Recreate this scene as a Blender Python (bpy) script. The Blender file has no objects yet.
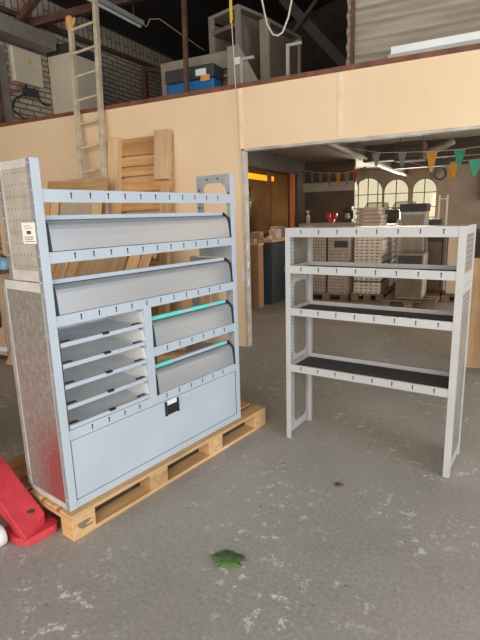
import bpy, math, random
from mathutils import Vector, Matrix
random.seed(7)
sc = bpy.context.scene
COL = sc.collection
PI = math.pi

# ------------------------------------------------------------------ materials
def new_mat(name):
    m = bpy.data.materials.new(name); m.use_nodes = True
    nt = m.node_tree
    return m, nt, nt.nodes['Principled BSDF']

def coords(nt, scale=(1, 1, 1)):
    tc = nt.nodes.new('ShaderNodeTexCoord'); mp = nt.nodes.new('ShaderNodeMapping')
    mp.inputs['Scale'].default_value = scale
    nt.links.new(tc.outputs['Object'], mp.inputs['Vector'])
    return mp.outputs['Vector']

def noise(nt, vec, scale, detail=4, rough=.55):
    n = nt.nodes.new('ShaderNodeTexNoise')
    n.inputs['Scale'].default_value = scale; n.inputs['Detail'].default_value = detail
    n.inputs['Roughness'].default_value = rough
    nt.links.new(vec, n.inputs['Vector'])
    return n.outputs['Fac']

def ramp(nt, fac, stops):
    r = nt.nodes.new('ShaderNodeValToRGB')
    el = r.color_ramp.elements
    while len(el) > 1: el.remove(el[-1])
    el[0].position = stops[0][0]; el[0].color = (*stops[0][1], 1)
    for p, c in stops[1:]:
        e = el.new(p); e.color = (*c, 1)
    nt.links.new(fac, r.inputs['Fac'])
    return r.outputs['Color']

def mix(nt, fac, a, b, mode='MIX'):
    n = nt.nodes.new('ShaderNodeMix'); n.data_type = 'RGBA'; n.blend_type = mode
    for sock, v in ((n.inputs['Factor'], fac), (n.inputs['A'], a), (n.inputs['B'], b)):
        if isinstance(v, (int, float)): sock.default_value = v
        elif isinstance(v, tuple): sock.default_value = (*v, 1)
        else: nt.links.new(v, sock)
    return n.outputs['Result']

def vmath(nt, op, a, b=None):
    n = nt.nodes.new('ShaderNodeMath'); n.operation = op
    for i, v in enumerate((a, b)):
        if v is None: continue
        if isinstance(v, (int, float)): n.inputs[i].default_value = v
        else: nt.links.new(v, n.inputs[i])
    return n.outputs[0]

def bump(nt, b, fac, strength=.2, dist=.01):
    n = nt.nodes.new('ShaderNodeBump'); n.inputs['Strength'].default_value = strength
    n.inputs['Distance'].default_value = dist
    nt.links.new(fac, n.inputs['Height']); nt.links.new(n.outputs['Normal'], b.inputs['Normal'])

def simple(name, col, rough=.55, metal=0., var=.06, scale=6., bmp=0., stretch=(1, 1, 1)):
    m, nt, b = new_mat(name)
    b.inputs['Roughness'].default_value = rough; b.inputs['Metallic'].default_value = metal
    if var > 0:
        f = noise(nt, coords(nt, stretch), scale)
        lo = tuple(max(0, c * (1 - 2.2 * var)) for c in col); hi = tuple(min(1, c * (1 + 1.6 * var)) for c in col)
        nt.links.new(ramp(nt, f, [(.3, lo), (.7, hi)]), b.inputs['Base Color'])
        if bmp: bump(nt, b, f, bmp)
    else:
        b.inputs['Base Color'].default_value = (*col, 1)
    return m

def wood(name, c1, c2, axis=0, rough=.75, knots=True):
    m, nt, b = new_mat(name); b.inputs['Roughness'].default_value = rough
    s = [14., 14., 14.]; s[axis] = .9
    v = coords(nt, tuple(s)); f = noise(nt, v, 1.6, 5, .6)
    c = ramp(nt, f, [(.28, c1), (.72, c2)])
    g = noise(nt, coords(nt), 2.3, 3)
    c = mix(nt, ramp(nt, g, [(.35, (0, 0, 0)), (.75, (.5, .5, .5))]), c, tuple(x * .62 for x in c1))
    oi = nt.nodes.new('ShaderNodeObjectInfo')
    tone = ramp(nt, oi.outputs['Random'], [(0, (.74, .70, .66)), (.5, (1, 1, 1)), (1, (1.16, 1.14, 1.10))])
    c = mix(nt, 1., c, tone, 'MULTIPLY')
    nt.links.new(c, b.inputs['Base Color'])
    bump(nt, b, f, .15, .004)
    return m

def perforated(name, base, hole, ax=(1, 2), pitch=(.035, .035), rad=.2, light=None, rough=.6, stagger=False, elong=1.):
    """sheet metal with rows of small punched holes, laid out in the object's own metres"""
    m, nt, b = new_mat(name); b.inputs['Roughness'].default_value = rough; b.inputs['Metallic'].default_value = .15
    tc = nt.nodes.new('ShaderNodeTexCoord'); sp = nt.nodes.new('ShaderNodeSeparateXYZ')
    nt.links.new(tc.outputs['Object'], sp.inputs[0])
    A = vmath(nt, 'DIVIDE', sp.outputs[ax[0]], pitch[0]); B = vmath(nt, 'DIVIDE', sp.outputs[ax[1]], pitch[1])
    if stagger:
        row = vmath(nt, 'MULTIPLY', vmath(nt, 'MODULO', vmath(nt, 'FLOOR', vmath(nt, 'ADD', B, 100)), 2), .5)
        A = vmath(nt, 'ADD', A, row)
    fa = vmath(nt, 'DIVIDE', vmath(nt, 'SUBTRACT', vmath(nt, 'FRACT', A), .5), elong)
    fb = vmath(nt, 'SUBTRACT', vmath(nt, 'FRACT', B), .5)
    d = vmath(nt, 'SQRT', vmath(nt, 'ADD', vmath(nt, 'MULTIPLY', fa, fa), vmath(nt, 'MULTIPLY', fb, fb)))
    h = vmath(nt, 'LESS_THAN', d, rad)
    f = noise(nt, coords(nt), 9, 5)
    c = ramp(nt, f, [(.3, tuple(x * .78 for x in base)), (.7, tuple(min(1, x * 1.12) for x in base))])
    nt.links.new(mix(nt, h, c, hole), b.inputs['Base Color'])
    return m

M = {}
M['paint'] = simple('cool lit powder coat', (.455, .505, .555), .42, 0, .03, 3)  # same coat as paint_b, with cool skylight mixed into the colour
M['paint_b'] = simple('warm lit powder coat', (.455, .445, .43), .45, 0, .04, 3)  # same coat as on rack A, with warmer light mixed into the colour
M['paint_d'] = simple('grimy grey coat', (.54, .51, .47), .5, 0, .1, 9)
M['zinc'] = simple('zinc grey steel', (.40, .41, .42), .5, .3, .08, 12)
M['black'] = simple('black plastic', (.015, .016, .018), .5, 0, 0)
M['slot'] = simple('dark slot', (.02, .02, .022), .8, 0, 0)
M['rubber'] = simple('black ribbed rubber', (.032, .034, .036), .75, 0, .15, 30)
M['mint'] = simple('mint protective tape', (.18, .66, .55), .5, 0, .05, 20)
M['white'] = simple('white plastic', (.78, .78, .76), .5, 0, .03, 4)
M['paper'] = simple('white paper', (.80, .77, .72), .8, 0, .02, 10)
M['ink'] = simple('printed ink', (.06, .06, .06), .8, 0, 0)
M['alu'] = simple('brushed aluminium', (.55, .575, .61), .33, .62, .035, 2.2, .0, (.6, 60, 190))
M['tray'] = simple('tray grey', (.74, .75, .76), .5, .1, .06, 8)
M['perf_tan'] = perforated('perforated tan grey sheet', (.44, .39, .33), (.17, .145, .12), (1, 2), (.03, .05), .11)
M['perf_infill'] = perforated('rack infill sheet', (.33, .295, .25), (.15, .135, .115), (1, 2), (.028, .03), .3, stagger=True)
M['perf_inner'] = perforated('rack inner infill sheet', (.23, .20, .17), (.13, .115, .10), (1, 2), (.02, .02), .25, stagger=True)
M['perf_slots'] = perforated('panel stack slots', (.78, .71, .61), (.16, .12, .09), (0, 2), (.085, .055), .17, elong=1.9)
M['perf_grey'] = perforated('panel bundle slots', (.44, .38, .32), (.12, .1, .08), (0, 2), (.05, .055), .17, elong=1.6)
M['post_holes'] = perforated('punched post', (.46, .46, .46), (.10, .10, .10), (1, 2), (.022, .025), .2)
M['wood'] = wood('pallet wood', (.50, .27, .105), (.76, .50, .26), 0)
M['wood_y'] = wood('pallet wood crosswise', (.50, .27, .105), (.76, .50, .26), 1)
M['wood_z'] = wood('pallet wood upright', (.62, .36, .15), (.88, .60, .33), 2)
M['wood_grey'] = wood('grey old pallet wood', (.19, .135, .09), (.33, .245, .17), 0)
M['wood_o'] = wood('orange pallet wood', (.54, .26, .09), (.78, .45, .19), 0)
M['wood_l'] = wood('light upright wood', (.70, .45, .22), (.93, .68, .42), 2)
M['wood_dark'] = wood('weathered pallet wood', (.35, .20, .095), (.58, .36, .185), 0)
M['wood_dark_z'] = wood('weathered upright wood', (.40, .24, .12), (.66, .43, .24), 2)
M['chip'] = simple('chipboard', (.52, .34, .19), .8, 0, .12, 40)
M['brownwood'] = wood('brown wood', (.17, .075, .035), (.27, .13, .06), 2)
M['cratewood'] = wood('crate wood', (.30, .15, .075), (.42, .23, .12), 2)
M['cardboard'] = simple('cardboard', (.40, .25, .14), .85, 0, .08, 8)
M['red'] = simple('red enamel', (.62, .055, .07), .38, 0, .10, 7)
M['rust'] = simple('rust brown steel', (.12, .05, .032), .7, 0, .2, 9)
M['cap'] = simple('brown steel cap', (.20, .07, .038), .65, 0, .18, 7)
M['nylon'] = simple('white nylon', (.70, .68, .66), .45, 0, .05, 10)
M['steel'] = simple('dull steel', (.32, .31, .30), .45, .6, .1, 12)
M['jamb'] = simple('galvanised jamb', (.50, .455, .39), .55, .1, .12, 8)
M['ladder'] = simple('weathered aluminium ladder', (.66, .53, .38), .55, .1, .1, 9)
M['orange'] = simple('orange work glove', (.70, .36, .12), .8, 0, .1, 20)
M['orange_post'] = simple('orange paint', (.55, .16, .05), .5, 0, .06, 6)
M['blue'] = simple('blue plastic', (.02, .14, .36), .45, 0, .05, 6)
M['lightblue'] = simple('pale blue plastic', (.25, .45, .58), .4, 0, .05, 10)
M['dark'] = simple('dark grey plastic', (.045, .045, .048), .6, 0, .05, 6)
M['roof'] = simple('dark roof boards', (.028, .02, .016), .9, 0, .2, 5)
M['roofsteel'] = simple('dark roof steel', (.05, .04, .035), .8, 0, .1, 6)
M['darkwall'] = simple('dark back wall', (.05, .04, .032), .9, 0, .2, 4)
M['mezz_grey'] = simple('stored rack grey', (.31, .26, .205), .6, .1, .08, 6)
M['mezz_panel'] = simple('stored rack panel', (.19, .14, .105), .7, 0, .1, 6)
M['boiler'] = simple('cream enamel', (.68, .58, .44), .45, 0, .03, 5)
M['duct'] = simple('grey duct', (.26, .225, .185), .7, 0, .08, 6)
M['yellow'] = simple('yellow strap', (.72, .52, .06), .6, 0, .05, 9)
M['cord'] = simple('pale cord', (.62, .55, .45), .8, 0, .0)
M['cable'] = simple('black cable', (.03, .028, .026), .6, 0, 0)
M['redcable'] = simple('red cable', (.40, .06, .04), .6, 0, 0)
M['leafm'] = simple('maple leaf green', (.10, .185, .055), .6, 0, .2, 25)
M['deadleaf'] = simple('dry leaf', (.17, .09, .055), .8, 0, .15, 30)
M['cabinet'] = simple('anthracite cabinet', (.05, .06, .07), .5, .1, .05, 4)
M['backwall'] = simple('grey brown plaster', (.30, .255, .215), .85, 0, .07, 2.5)
M['backdark'] = simple('brown back wall', (.12, .09, .07), .85, 0, .1, 3)
M['beam'] = simple('pale grey beam', (.40, .38, .33), .7, 0, .06, 4)
M['darkbeam'] = simple('dark grey beam', (.085, .075, .065), .75, 0, .1, 4)
M['ceil_grey'] = simple('grey ceiling', (.42, .40, .36), .8, 0, .06, 2.5)
M['ceil_brown'] = simple('brown ceiling board', (.27, .20, .15), .85, 0, .08, 2)
M['flag_orange'] = simple('orange flag', (.62, .32, .05), .7, 0, .05, 9)
M['flag_green'] = simple('green flag', (.05, .36, .25), .7, 0, .05, 9)
M['flag_peach'] = simple('peach flag', (.55, .34, .24), .7, 0, .05, 9)
M['flag_red'] = simple('dull red flag', (.36, .10, .08), .7, 0, .05, 9)
M['flag_blue'] = simple('dusky blue flag', (.14, .20, .27), .7, 0, .05, 9)
M['flag_dim'] = simple('dull grey green flag', (.24, .24, .19), .8, 0, .05, 9)  # dull tone so these flags stand out less
M['car'] = simple('dark car paint', (.03, .04, .045), .3, .2, 0)
M['carglass'] = simple('pale windscreen', (.55, .56, .52), .2, 0, 0)
M['street'] = simple('street asphalt', (.22, .21, .19), .9, 0, .08, 4)
M['tan'] = simple('tan cupboard', (.52, .37, .25), .7, 0, .05, 4)
M['beigebox'] = simple('beige carton', (.55, .45, .36), .8, 0, .06, 8)

def m_floor():
    m, nt, b = new_mat('worn concrete floor')
    v = coords(nt)
    base = ramp(nt, noise(nt, v, 1.1, 6, .6), [(.3, (.315, .290, .262)), (.7, (.40, .372, .340))])
    fine = ramp(nt, noise(nt, v, 55, 3, .6), [(.3, (.80, .80, .80)), (.7, (1.12, 1.12, 1.12))])
    c = mix(nt, 1., base, fine, 'MULTIPLY')
    # paint drips in clusters
    zone = ramp(nt, noise(nt, v, 1.7, 4, .6), [(.46, (0, 0, 0)), (.60, (1, 1, 1))])
    dots = ramp(nt, noise(nt, v, 15, 5, .74), [(.575, (0, 0, 0)), (.61, (1, 1, 1))])
    c = mix(nt, mix(nt, 1., zone, dots, 'MULTIPLY'), c, (.70, .675, .63))
    dk = ramp(nt, noise(nt, coords(nt, (1, 1.3, 1)), 33, 2), [(.26, (1, 1, 1)), (.29, (0, 0, 0))])
    c = mix(nt, dk, c, (.075, .065, .058))
    wear = ramp(nt, noise(nt, coords(nt, (1.2, .5, 1)), 1.7, 5, .65), [(.42, (0, 0, 0)), (.8, (.55, .55, .55))])
    c = mix(nt, wear, c, (.43, .385, .34))
    nt.links.new(c, b.inputs['Base Color'])
    r = ramp(nt, noise(nt, v, 3, 4), [(.3, (.50, .50, .50)), (.7, (.68, .68, .68))])
    nt.links.new(r, b.inputs['Roughness'])
    bump(nt, b, noise(nt, v, 60, 3), .05, .003)
    return m
M['floor'] = m_floor()

def m_cream():
    m, nt, b = new_mat('cream painted board')
    v = coords(nt)
    c = ramp(nt, noise(nt, v, 1.3, 5), [(.3, (.83, .60, .375)), (.7, (.88, .655, .42))])
    # scuffs and nail heads
    vo = nt.nodes.new('ShaderNodeTexVoronoi'); vo.inputs['Scale'].default_value = 3.2
    nt.links.new(v, vo.inputs['Vector'])
    nail = vmath(nt, 'LESS_THAN', vo.outputs['Distance'], .028)
    c = mix(nt, nail, c, (.38, .22, .12))
    st = ramp(nt, noise(nt, coords(nt, (5, 5, .7)), 2.2, 4), [(.55, (0, 0, 0)), (.8, (.35, .35, .35))])
    c = mix(nt, st, c, (.88, .68, .45))
    nt.links.new(c, b.inputs['Base Color']); b.inputs['Roughness'].default_value = .7
    return m
M['cream'] = m_cream()

def m_brick(rot=False):
    m, nt, b = new_mat('painted white brick')
    tc = nt.nodes.new('ShaderNodeTexCoord'); sp = nt.nodes.new('ShaderNodeSeparateXYZ'); cb = nt.nodes.new('ShaderNodeCombineXYZ')
    nt.links.new(tc.outputs['Object'], sp.inputs[0])
    if rot:
        nt.links.new(sp.outputs[2], cb.inputs[0]); nt.links.new(sp.outputs[1], cb.inputs[1])
    else:
        nt.links.new(sp.outputs[1], cb.inputs[0]); nt.links.new(sp.outputs[2], cb.inputs[1])
    br = nt.nodes.new('ShaderNodeTexBrick')
    br.inputs['Color1'].default_value = (.53, .43, .325, 1); br.inputs['Color2'].default_value = (.43, .345, .26, 1)
    br.inputs['Mortar'].default_value = (.15, .115, .09, 1)
    br.inputs['Scale'].default_value = 1; br.inputs['Mortar Size'].default_value = .012
    br.inputs['Brick Width'].default_value = .26 if not rot else .34
    br.inputs['Row Height'].default_value = .08 if not rot else .12
    nt.links.new(cb.outputs[0], br.inputs['Vector'])
    nt.links.new(br.outputs['Color'], b.inputs['Base Color']); b.inputs['Roughness'].default_value = .8
    bump(nt, b, br.outputs['Fac'], -.4, .01)
    return m
M['brick'] = m_brick(); M['brick_soldier'] = m_brick(True)

def m_dirty_panel():
    m, nt, b = new_mat('dirty galvanised side sheet')
    tc = nt.nodes.new('ShaderNodeTexCoord'); sp = nt.nodes.new('ShaderNodeSeparateXYZ')
    nt.links.new(tc.outputs['Object'], sp.inputs[0])
    v = coords(nt, (1, 6, 3.4))
    c = ramp(nt, noise(nt, v, 7, 8, .8), [(.28, (.15, .13, .115)), (.5, (.25, .225, .20)), (.74, (.42, .39, .355))])
    # red smear low down near the front edge
    zf = nt.nodes.new('ShaderNodeMapRange'); zf.inputs['From Min'].default_value = .52; zf.inputs['From Max'].default_value = .22
    nt.links.new(sp.outputs[2], zf.inputs['Value'])
    yf = nt.nodes.new('ShaderNodeMapRange'); yf.inputs['From Min'].default_value = .30; yf.inputs['From Max'].default_value = .08
    nt.links.new(sp.outputs[1], yf.inputs['Value'])
    k = vmath(nt, 'MULTIPLY', vmath(nt, 'MULTIPLY', zf.outputs[0], yf.outputs[0]), vmath(nt, 'ADD', noise(nt, v, 3, 5, .7), .55))
    c = mix(nt, vmath(nt, 'MINIMUM', k, .85), c, (.30, .055, .06))
    sc_ = ramp(nt, noise(nt, coords(nt, (1, 9, 40)), 1.7, 4), [(.62, (0, 0, 0)), (.74, (.6, .6, .6))])
    c = mix(nt, sc_, c, (.55, .52, .48))
    nt.links.new(c, b.inputs['Base Color']); b.inputs['Roughness'].default_value = .5; b.inputs['Metallic'].default_value = .2
    return m
M['dirty'] = m_dirty_panel()

def m_corr():
    m, nt, b = new_mat('weathered corrugated sheet')
    c = ramp(nt, noise(nt, coords(nt, (.7, 1, 6)), 2, 5), [(.3, (.25, .20, .15)), (.7, (.42, .36, .28))])
    nt.links.new(c, b.inputs['Base Color']); b.inputs['Roughness'].default_value = .7
    return m
M['corr'] = m_corr()

def m_glass(name, tint, mixf=.06, rough=.05):
    m = bpy.data.materials.new(name); m.use_nodes = True; nt = m.node_tree; nt.nodes.clear()
    o = nt.nodes.new('ShaderNodeOutputMaterial'); t = nt.nodes.new('ShaderNodeBsdfTransparent')
    g = nt.nodes.new('ShaderNodeBsdfGlossy'); mx = nt.nodes.new('ShaderNodeMixShader')
    t.inputs['Color'].default_value = (*tint, 1); g.inputs['Roughness'].default_value = rough
    mx.inputs['Fac'].default_value = mixf
    nt.links.new(t.outputs[0], mx.inputs[1]); nt.links.new(g.outputs[0], mx.inputs[2]); nt.links.new(mx.outputs[0], o.inputs[0])
    return m
M['glass'] = m_glass('window glass', (.96, .90, .72))
M['oglass'] = m_glass('dusty office glass', (.78, .70, .58), .06, .2)

def emit(name, col, s):
    m, nt, b = new_mat(name)
    b.inputs['Base Color'].default_value = (*col, 1); b.inputs['Emission Color'].default_value = (*col, 1); b.inputs['Emission Strength'].default_value = s
    return m
M['amber'] = emit('amber lamp cover', (1., .50, .03), 2.2)
M['tube'] = emit('lit tube', (1., .95, .85), 1.6)

# ------------------------------------------------------------------ mesh builder
class MB:
    def __init__(s): s.v = []; s.f = []; s.m = []; s.sm = []
    def add(s, vs, fs, mi=0, smooth=False):
        k = len(s.v); s.v += [tuple(x) for x in vs]
        for f in fs: s.f.append(tuple(k + i for i in f)); s.m.append(mi); s.sm.append(smooth)
        return s
    def box(s, x0, x1, y0, y1, z0, z1, mi=0):
        vs = [(x, y, z) for x in (x0, x1) for y in (y0, y1) for z in (z0, z1)]
        return s.add(vs, [(0, 1, 3, 2), (4, 6, 7, 5), (0, 4, 5, 1), (2, 3, 7, 6), (0, 2, 6, 4), (1, 5, 7, 3)], mi)
    def bar(s, p, q, w, h, up=(0, 0, 1), mi=0):
        p, q = Vector(p), Vector(q); d = (q - p).normalized(); u = Vector(up)
        if abs(d.dot(u)) > .98: u = Vector((1, 0, 0))
        a = d.cross(u).normalized(); b = a.cross(d).normalized()
        vs = []
        for e in (p, q):
            for i, j in ((-1, -1), (1, -1), (1, 1), (-1, 1)): vs.append(e + a * i * w / 2 + b * j * h / 2)
        return s.add(vs, [(0, 1, 2, 3), (7, 6, 5, 4), (0, 4, 5, 1), (1, 5, 6, 2), (2, 6, 7, 3), (3, 7, 4, 0)], mi)
    def tube(s, pts, r, n=8, mi=0, cap=True):
        pts = [Vector(p) for p in pts]; rings = []; prev = None
        for i, p in enumerate(pts):
            d = (pts[min(i + 1, len(pts) - 1)] - pts[max(i - 1, 0)]).normalized()
            u = prev if prev is not None else (Vector((0, 0, 1)) if abs(d.z) < .9 else Vector((1, 0, 0)))
            a = d.cross(u).normalized(); b = a.cross(d).normalized(); prev = b
            rr = r[i] if isinstance(r, (list, tuple)) else r
            rings.append([p + (a * math.cos(t) + b * math.sin(t)) * rr for t in [2 * PI * k / n for k in range(n)]])
        vs = [v for g in rings for v in g]; fs = []
        for i in range(len(rings) - 1):
            for k in range(n): fs.append((i * n + k, i * n + (k + 1) % n, (i + 1) * n + (k + 1) % n, (i + 1) * n + k))
        s.add(vs, fs, mi, True)
        if cap:
            s.add(rings[0], [tuple(range(n))[::-1]], mi); s.add(rings[-1], [tuple(range(n))], mi)
        return s
    def lathe(s, prof, n=24, c=(0, 0, 0), axis=2, mi=0):
        vs = []; fs = []
        for r, z in prof:
            for k in range(n):
                t = 2 * PI * k / n; a, b = r * math.cos(t), r * math.sin(t)
                p = (a, b, z) if axis == 2 else ((a, z, b) if axis == 1 else (z, a, b))
                vs.append((p[0] + c[0], p[1] + c[1], p[2] + c[2]))
        for i in range(len(prof) - 1):
            for k in range(n): fs.append((i * n + k, i * n + (k + 1) % n, (i + 1) * n + (k + 1) % n, (i + 1) * n + k))
        return s.add(vs, fs, mi, True)
    def prism(s, pts, e, mi=0, smooth=False):
        """closed polygon pts (3-D) swept by vector e"""
        n = len(pts); e = Vector(e); P = [Vector(p) for p in pts]
        vs = P + [p + e for p in P]
        s.add(vs, [tuple(range(n))[::-1], tuple(range(n, 2 * n))], mi)
        return s.add(vs, [(k, (k + 1) % n, n + (k + 1) % n, n + k) for k in range(n)], mi, smooth)
    def sheet(s, prof, e, t, mi=0):
        """open profile polyline swept by e as a thin sheet of thickness t (profile in y,z)"""
        pts = [Vector(p) for p in prof]; off = []
        for i, p in enumerate(pts):
            d = (pts[min(i + 1, len(pts) - 1)] - pts[max(i - 1, 0)]).normalized()
            nrm = Vector(e).normalized().cross(d); off.append(p + nrm * t)
        return s.prism(pts + off[::-1], e, mi)
    def holed(s, x, o, i, r, t, mi=0, k=6):
        """plate in the y-z plane at x: outer rect o=(y0,y1,z0,z1), rounded hole i, thickness t along +x"""
        oy0, oy1, oz0, oz1 = o; y0, y1, z0, z1 = i
        C = [((y1 - r, z0 + r), -PI / 2, (oy1, oz0)), ((y1 - r, z1 - r), 0, (oy1, oz1)), ((y0 + r, z1 - r), PI / 2, (oy0, oz1)), ((y0 + r, z0 + r), PI, (oy0, oz0))]
        inn = []; out = []
        for (cy, cz), a0, oc in C:
            for q in range(k + 1):
                a = a0 + (PI / 2) * q / k; inn.append((cy + r * math.cos(a), cz + r * math.sin(a))); out.append(oc)
        n = len(inn)
        for xx, flip in ((x, False), (x + t, True)):
            vs = [(xx, a, b) for a, b in inn] + [(xx, a, b) for a, b in out]; fs = []
            for q in range(n):
                f = (q, (q + 1) % n, n + (q + 1) % n, n + q)
                if out[q] == out[(q + 1) % n]: f = (q, (q + 1) % n, n + q)
                fs.append(f if flip else f[::-1])
            s.add(vs, fs, mi)
        s.add([(x, a, b) for a, b in inn] + [(x + t, a, b) for a, b in inn], [(q, n + q, n + (q + 1) % n, (q + 1) % n) for q in range(n)], mi)
        oc = [(oy1, oz0), (oy1, oz1), (oy0, oz1), (oy0, oz0)]
        s.add([(x, a, b) for a, b in oc] + [(x + t, a, b) for a, b in oc], [((q + 1) % 4, 4 + (q + 1) % 4, 4 + q, q) for q in range(4)], mi)
        return s
    def build(s, name, mats, parent=None, bevel=0., seg=2, **props):
        me = bpy.data.meshes.new(name); me.from_pydata(s.v, [], s.f)
        if not isinstance(mats, (list, tuple)): mats = [mats]
        for m in mats: me.materials.append(M[m] if isinstance(m, str) else m)
        me.polygons.foreach_set('material_index', s.m); me.polygons.foreach_set('use_smooth', s.sm)
        me.update()
        o = bpy.data.objects.new(name, me); COL.objects.link(o)
        if parent: o.parent = parent
        if bevel:
            b = o.modifiers.new('bevel', 'BEVEL'); b.width = bevel; b.segments = seg; b.limit_method = 'ANGLE'
        for k, v in props.items(): o[k] = v
        return o

def B(*a, mi=0): return MB().box(*a, mi=mi)
def thing(name, label, cat, loc=(0, 0, 0), rz=0, group=None):
    o = bpy.data.objects.new(name, None); COL.objects.link(o); o.empty_display_size = .1
    o.location = loc; o.rotation_euler = (0, 0, rz); return tag(o, label, cat, group)
def tag(o, label, cat, group=None):
    o['label'] = label; o['category'] = cat
    if group: o['group'] = group
    return o
def struct(name, mb, mats, bevel=0.): return mb.build(name, mats, None, bevel, kind='structure')
def dup(root, loc=None, rz=None, label=None):
    r = root.copy(); COL.objects.link(r)
    if loc: r.location = loc
    if rz is not None: r.rotation_euler = (0, 0, rz)
    if label: r['label'] = label
    for ch in list(root.children):
        c = ch.copy(); COL.objects.link(c); c.parent = r
        for g in list(ch.children):
            d = g.copy(); COL.objects.link(d); d.parent = c
    return r

WY = 4.846          # front face of the partition wall
# ------------------------------------------------------------------ the setting
struct('floor', B(-6.6, 5.0, -5.0, 13.2, -.1, 0), 'floor')
wf = MB()
wf.box(-6.45, -2.40, WY, WY + .09, 0, 2.81)
wf.box(-2.40, .12, WY, WY + .09, 2.205, 2.81)
wf.box(.12, 5.0, WY, WY + .09, 0, 2.81)
struct('wall_front', wf, 'cream')
tj = MB()
for x in (-4.75, -2.40, -1.33, .9):
    tj.box(x - .02, x + .02, WY - .006, WY, 2.24 if -2.3 < x < 0 else (2.205 if x == -2.40 else 0), 2.808)
struct('trim_1', tj, simple('joint strip', (.88, .70, .47), .7, 0, .05, 6))
jb = MB()
jb.box(-2.40, -2.372, WY - .008, WY + .092, 0, 2.205); jb.box(.09, .12, WY - .012, WY + .11, 0, 2.205)
jb.box(-2.40, .12, WY - .008, WY + .092, 2.178, 2.205)
struct('trim_2', jb, 'jamb', .004)
cp = MB()
cp.box(-6.45, 5.0, WY - .012, WY + .10, 2.81, 2.855)
struct('trim_3', cp, 'cap')
wp = MB(); wp.box(-2.44, -2.4, WY - .004, WY, .78, .92); wp.box(-2.373, -2.3715, WY + .02, WY + .05, .72, .80).box(-2.373, -2.3715, WY + .02, WY + .05, .92, 1.0).box(-2.373, -2.3715, WY + .02, WY + .05, 1.12, 1.2)
struct('trim_4', wp, 'white')
# mezzanine deck behind the parapet, also the ceiling of the rear hall
struct('ceiling', MB().box(-6.45, -1.9, WY + .09, 13.0, 2.55, 2.70).box(-1.9, 5.0, WY + .09, 13.0, 2.55, 2.70, mi=1), ['ceil_brown', 'ceil_grey'])
sw = MB(); sw.box(-6.6, -6.45, -3.0, 13.2, 0, 4.55)
struct('wall_left', sw, 'brick')
struct('trim_5', B(-6.6, -6.445, -3.0, 13.2, 4.55, 4.92), 'brick_soldier')
rf = MB()
rf.prism([(-6.9, -4.5, 4.9), (-1.0, -4.5, 6.3), (5.2, -4.5, 4.9), (5.2, -4.5, 5.0), (-1.0, -4.5, 6.4), (-6.9, -4.5, 5.0)], (0, 17.8, 0))
struct('roof', rf, 'roof')
struct('wall_back', B(-6.45, 5.0, 10.8, 10.9, 2.70, 6.4), 'darkwall')
struct('wall_right', MB().box(5.0, 5.1, 3.2, 13.2, 0, 5.0), 'backwall')
# front hall rear wall left part is out of frame; corrugated screen on the deck
cs = MB(); n = 150; z0, z1 = 2.70, 5.2
top = []
for k in range(n + 1):
    z = z0 + (z1 - z0) * k / n
    top.append((-1.40, 5.32 + .022 * math.sin(z * 2 * PI / .145), z))
cs.sheet(top, (6.4, 0, 0), .006)
struct('wall_corrugated', cs, 'corr')

# rear hall: far wall with three arched windows
def arch_pts(xc, w, zb, zs, k=12):
    r = w / 2
    return [(xc - r, zb), (xc + r, zb)] + [(xc + r * math.cos(PI * q / k), zs + r * math.sin(PI * q / k)) for q in range(k + 1)]
arches = [(-2.81, .76), (-2.10, .62), (-1.42, .58)]
ZB, ZS = 1.25, 2.0
fw = MB()
edges = [-6.45]
for xc, w in arches: edges += [xc - w / 2, xc + w / 2]
edges.append(-1.05)
for k in range(0, len(edges), 2):
    fw.box(edges[k], edges[k + 1], 13.0, 13.15, 0, 2.55)
for xc, w in arches:
    fw.box(xc - w / 2, xc + w / 2, 13.0, 13.15, 0, ZB)
    r = w / 2; K = 12
    for q in range(K):
        a0, a1 = PI * q / K, PI * (q + 1) / K
        xa, xb = xc + r * math.cos(a1), xc + r * math.cos(a0)
        za, zb = ZS + r * math.sin(a1), ZS + r * math.sin(a0)
        fw.prism([(xa, 13.0, za), (xb, 13.0, zb), (xb, 13.0, 2.55), (xa, 13.0, 2.55)], (0, .15, 0))
struct('wall_far', fw, 'backwall')
for i, (xc, w) in enumerate(arches):
    f = MB(); r = w / 2
    pts = arch_pts(xc, w, ZB, ZS)
    P3 = [(x, 13.06, z) for x, z in pts]; P3.append(P3[0])
    for a, b in zip(P3[:-1], P3[1:]): f.bar(a, b, .03, .03, (0, 1, 0))
    for t in (-.33, .0, .33)[(0 if w > .7 else 1):(3 if w > .7 else 2)]: f.box(xc + t * w - .01, xc + t * w + .01, 13.05, 13.075, ZB, ZS + math.sqrt(max(0, r * r - (t * w) ** 2)))
    for z in (1.6, 1.95): f.box(xc - r, xc + r, 13.05, 13.075, z - .009, z + .009)
    wo = struct('window_%d' % (i + 1), f, 'darkbeam')
    g = MB(); g.prism([(x, 13.08, z) for x, z in pts], (0, .006, 0)); g.build('pane', 'glass', wo)
struct('wall_rear', B(-1.05, 5.0, 12.0, 12.1, 0, 2.55), 'backwall')
struct('trim_6', B(-1.05, -.98, 12.1, 13.0, 0, 2.55), 'backwall')
struct('trim_7', B(-.10, .35, 11.9, 12.0, 1.7, 2.3), simple('pale patch', (.62, .52, .40), .8, 0, .05, 3))
# beams across and along the ceiling of the rear hall
struct('trim_8', MB().box(-1.86, 5, 8.2, 8.42, 2.30, 2.55).box(-1.86, 5, 5.4, 5.6, 2.36, 2.55).box(-1.86, 5., 10.6, 10.8, 2.36, 2.55), 'darkbeam')
struct('trim_9', MB().box(-1.96, -1.82, 4.96, 13.0, 2.36, 2.55), 'darkbeam')
struct('trim_10', MB().box(-1.83, -1.79, 5.5, 12.9, 2.33, 2.37), 'beam')
struct('trim_11', MB().box(-3.62, -3.40, 4.96, 9.6, 2.27, 2.55), 'darkbeam')
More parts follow.
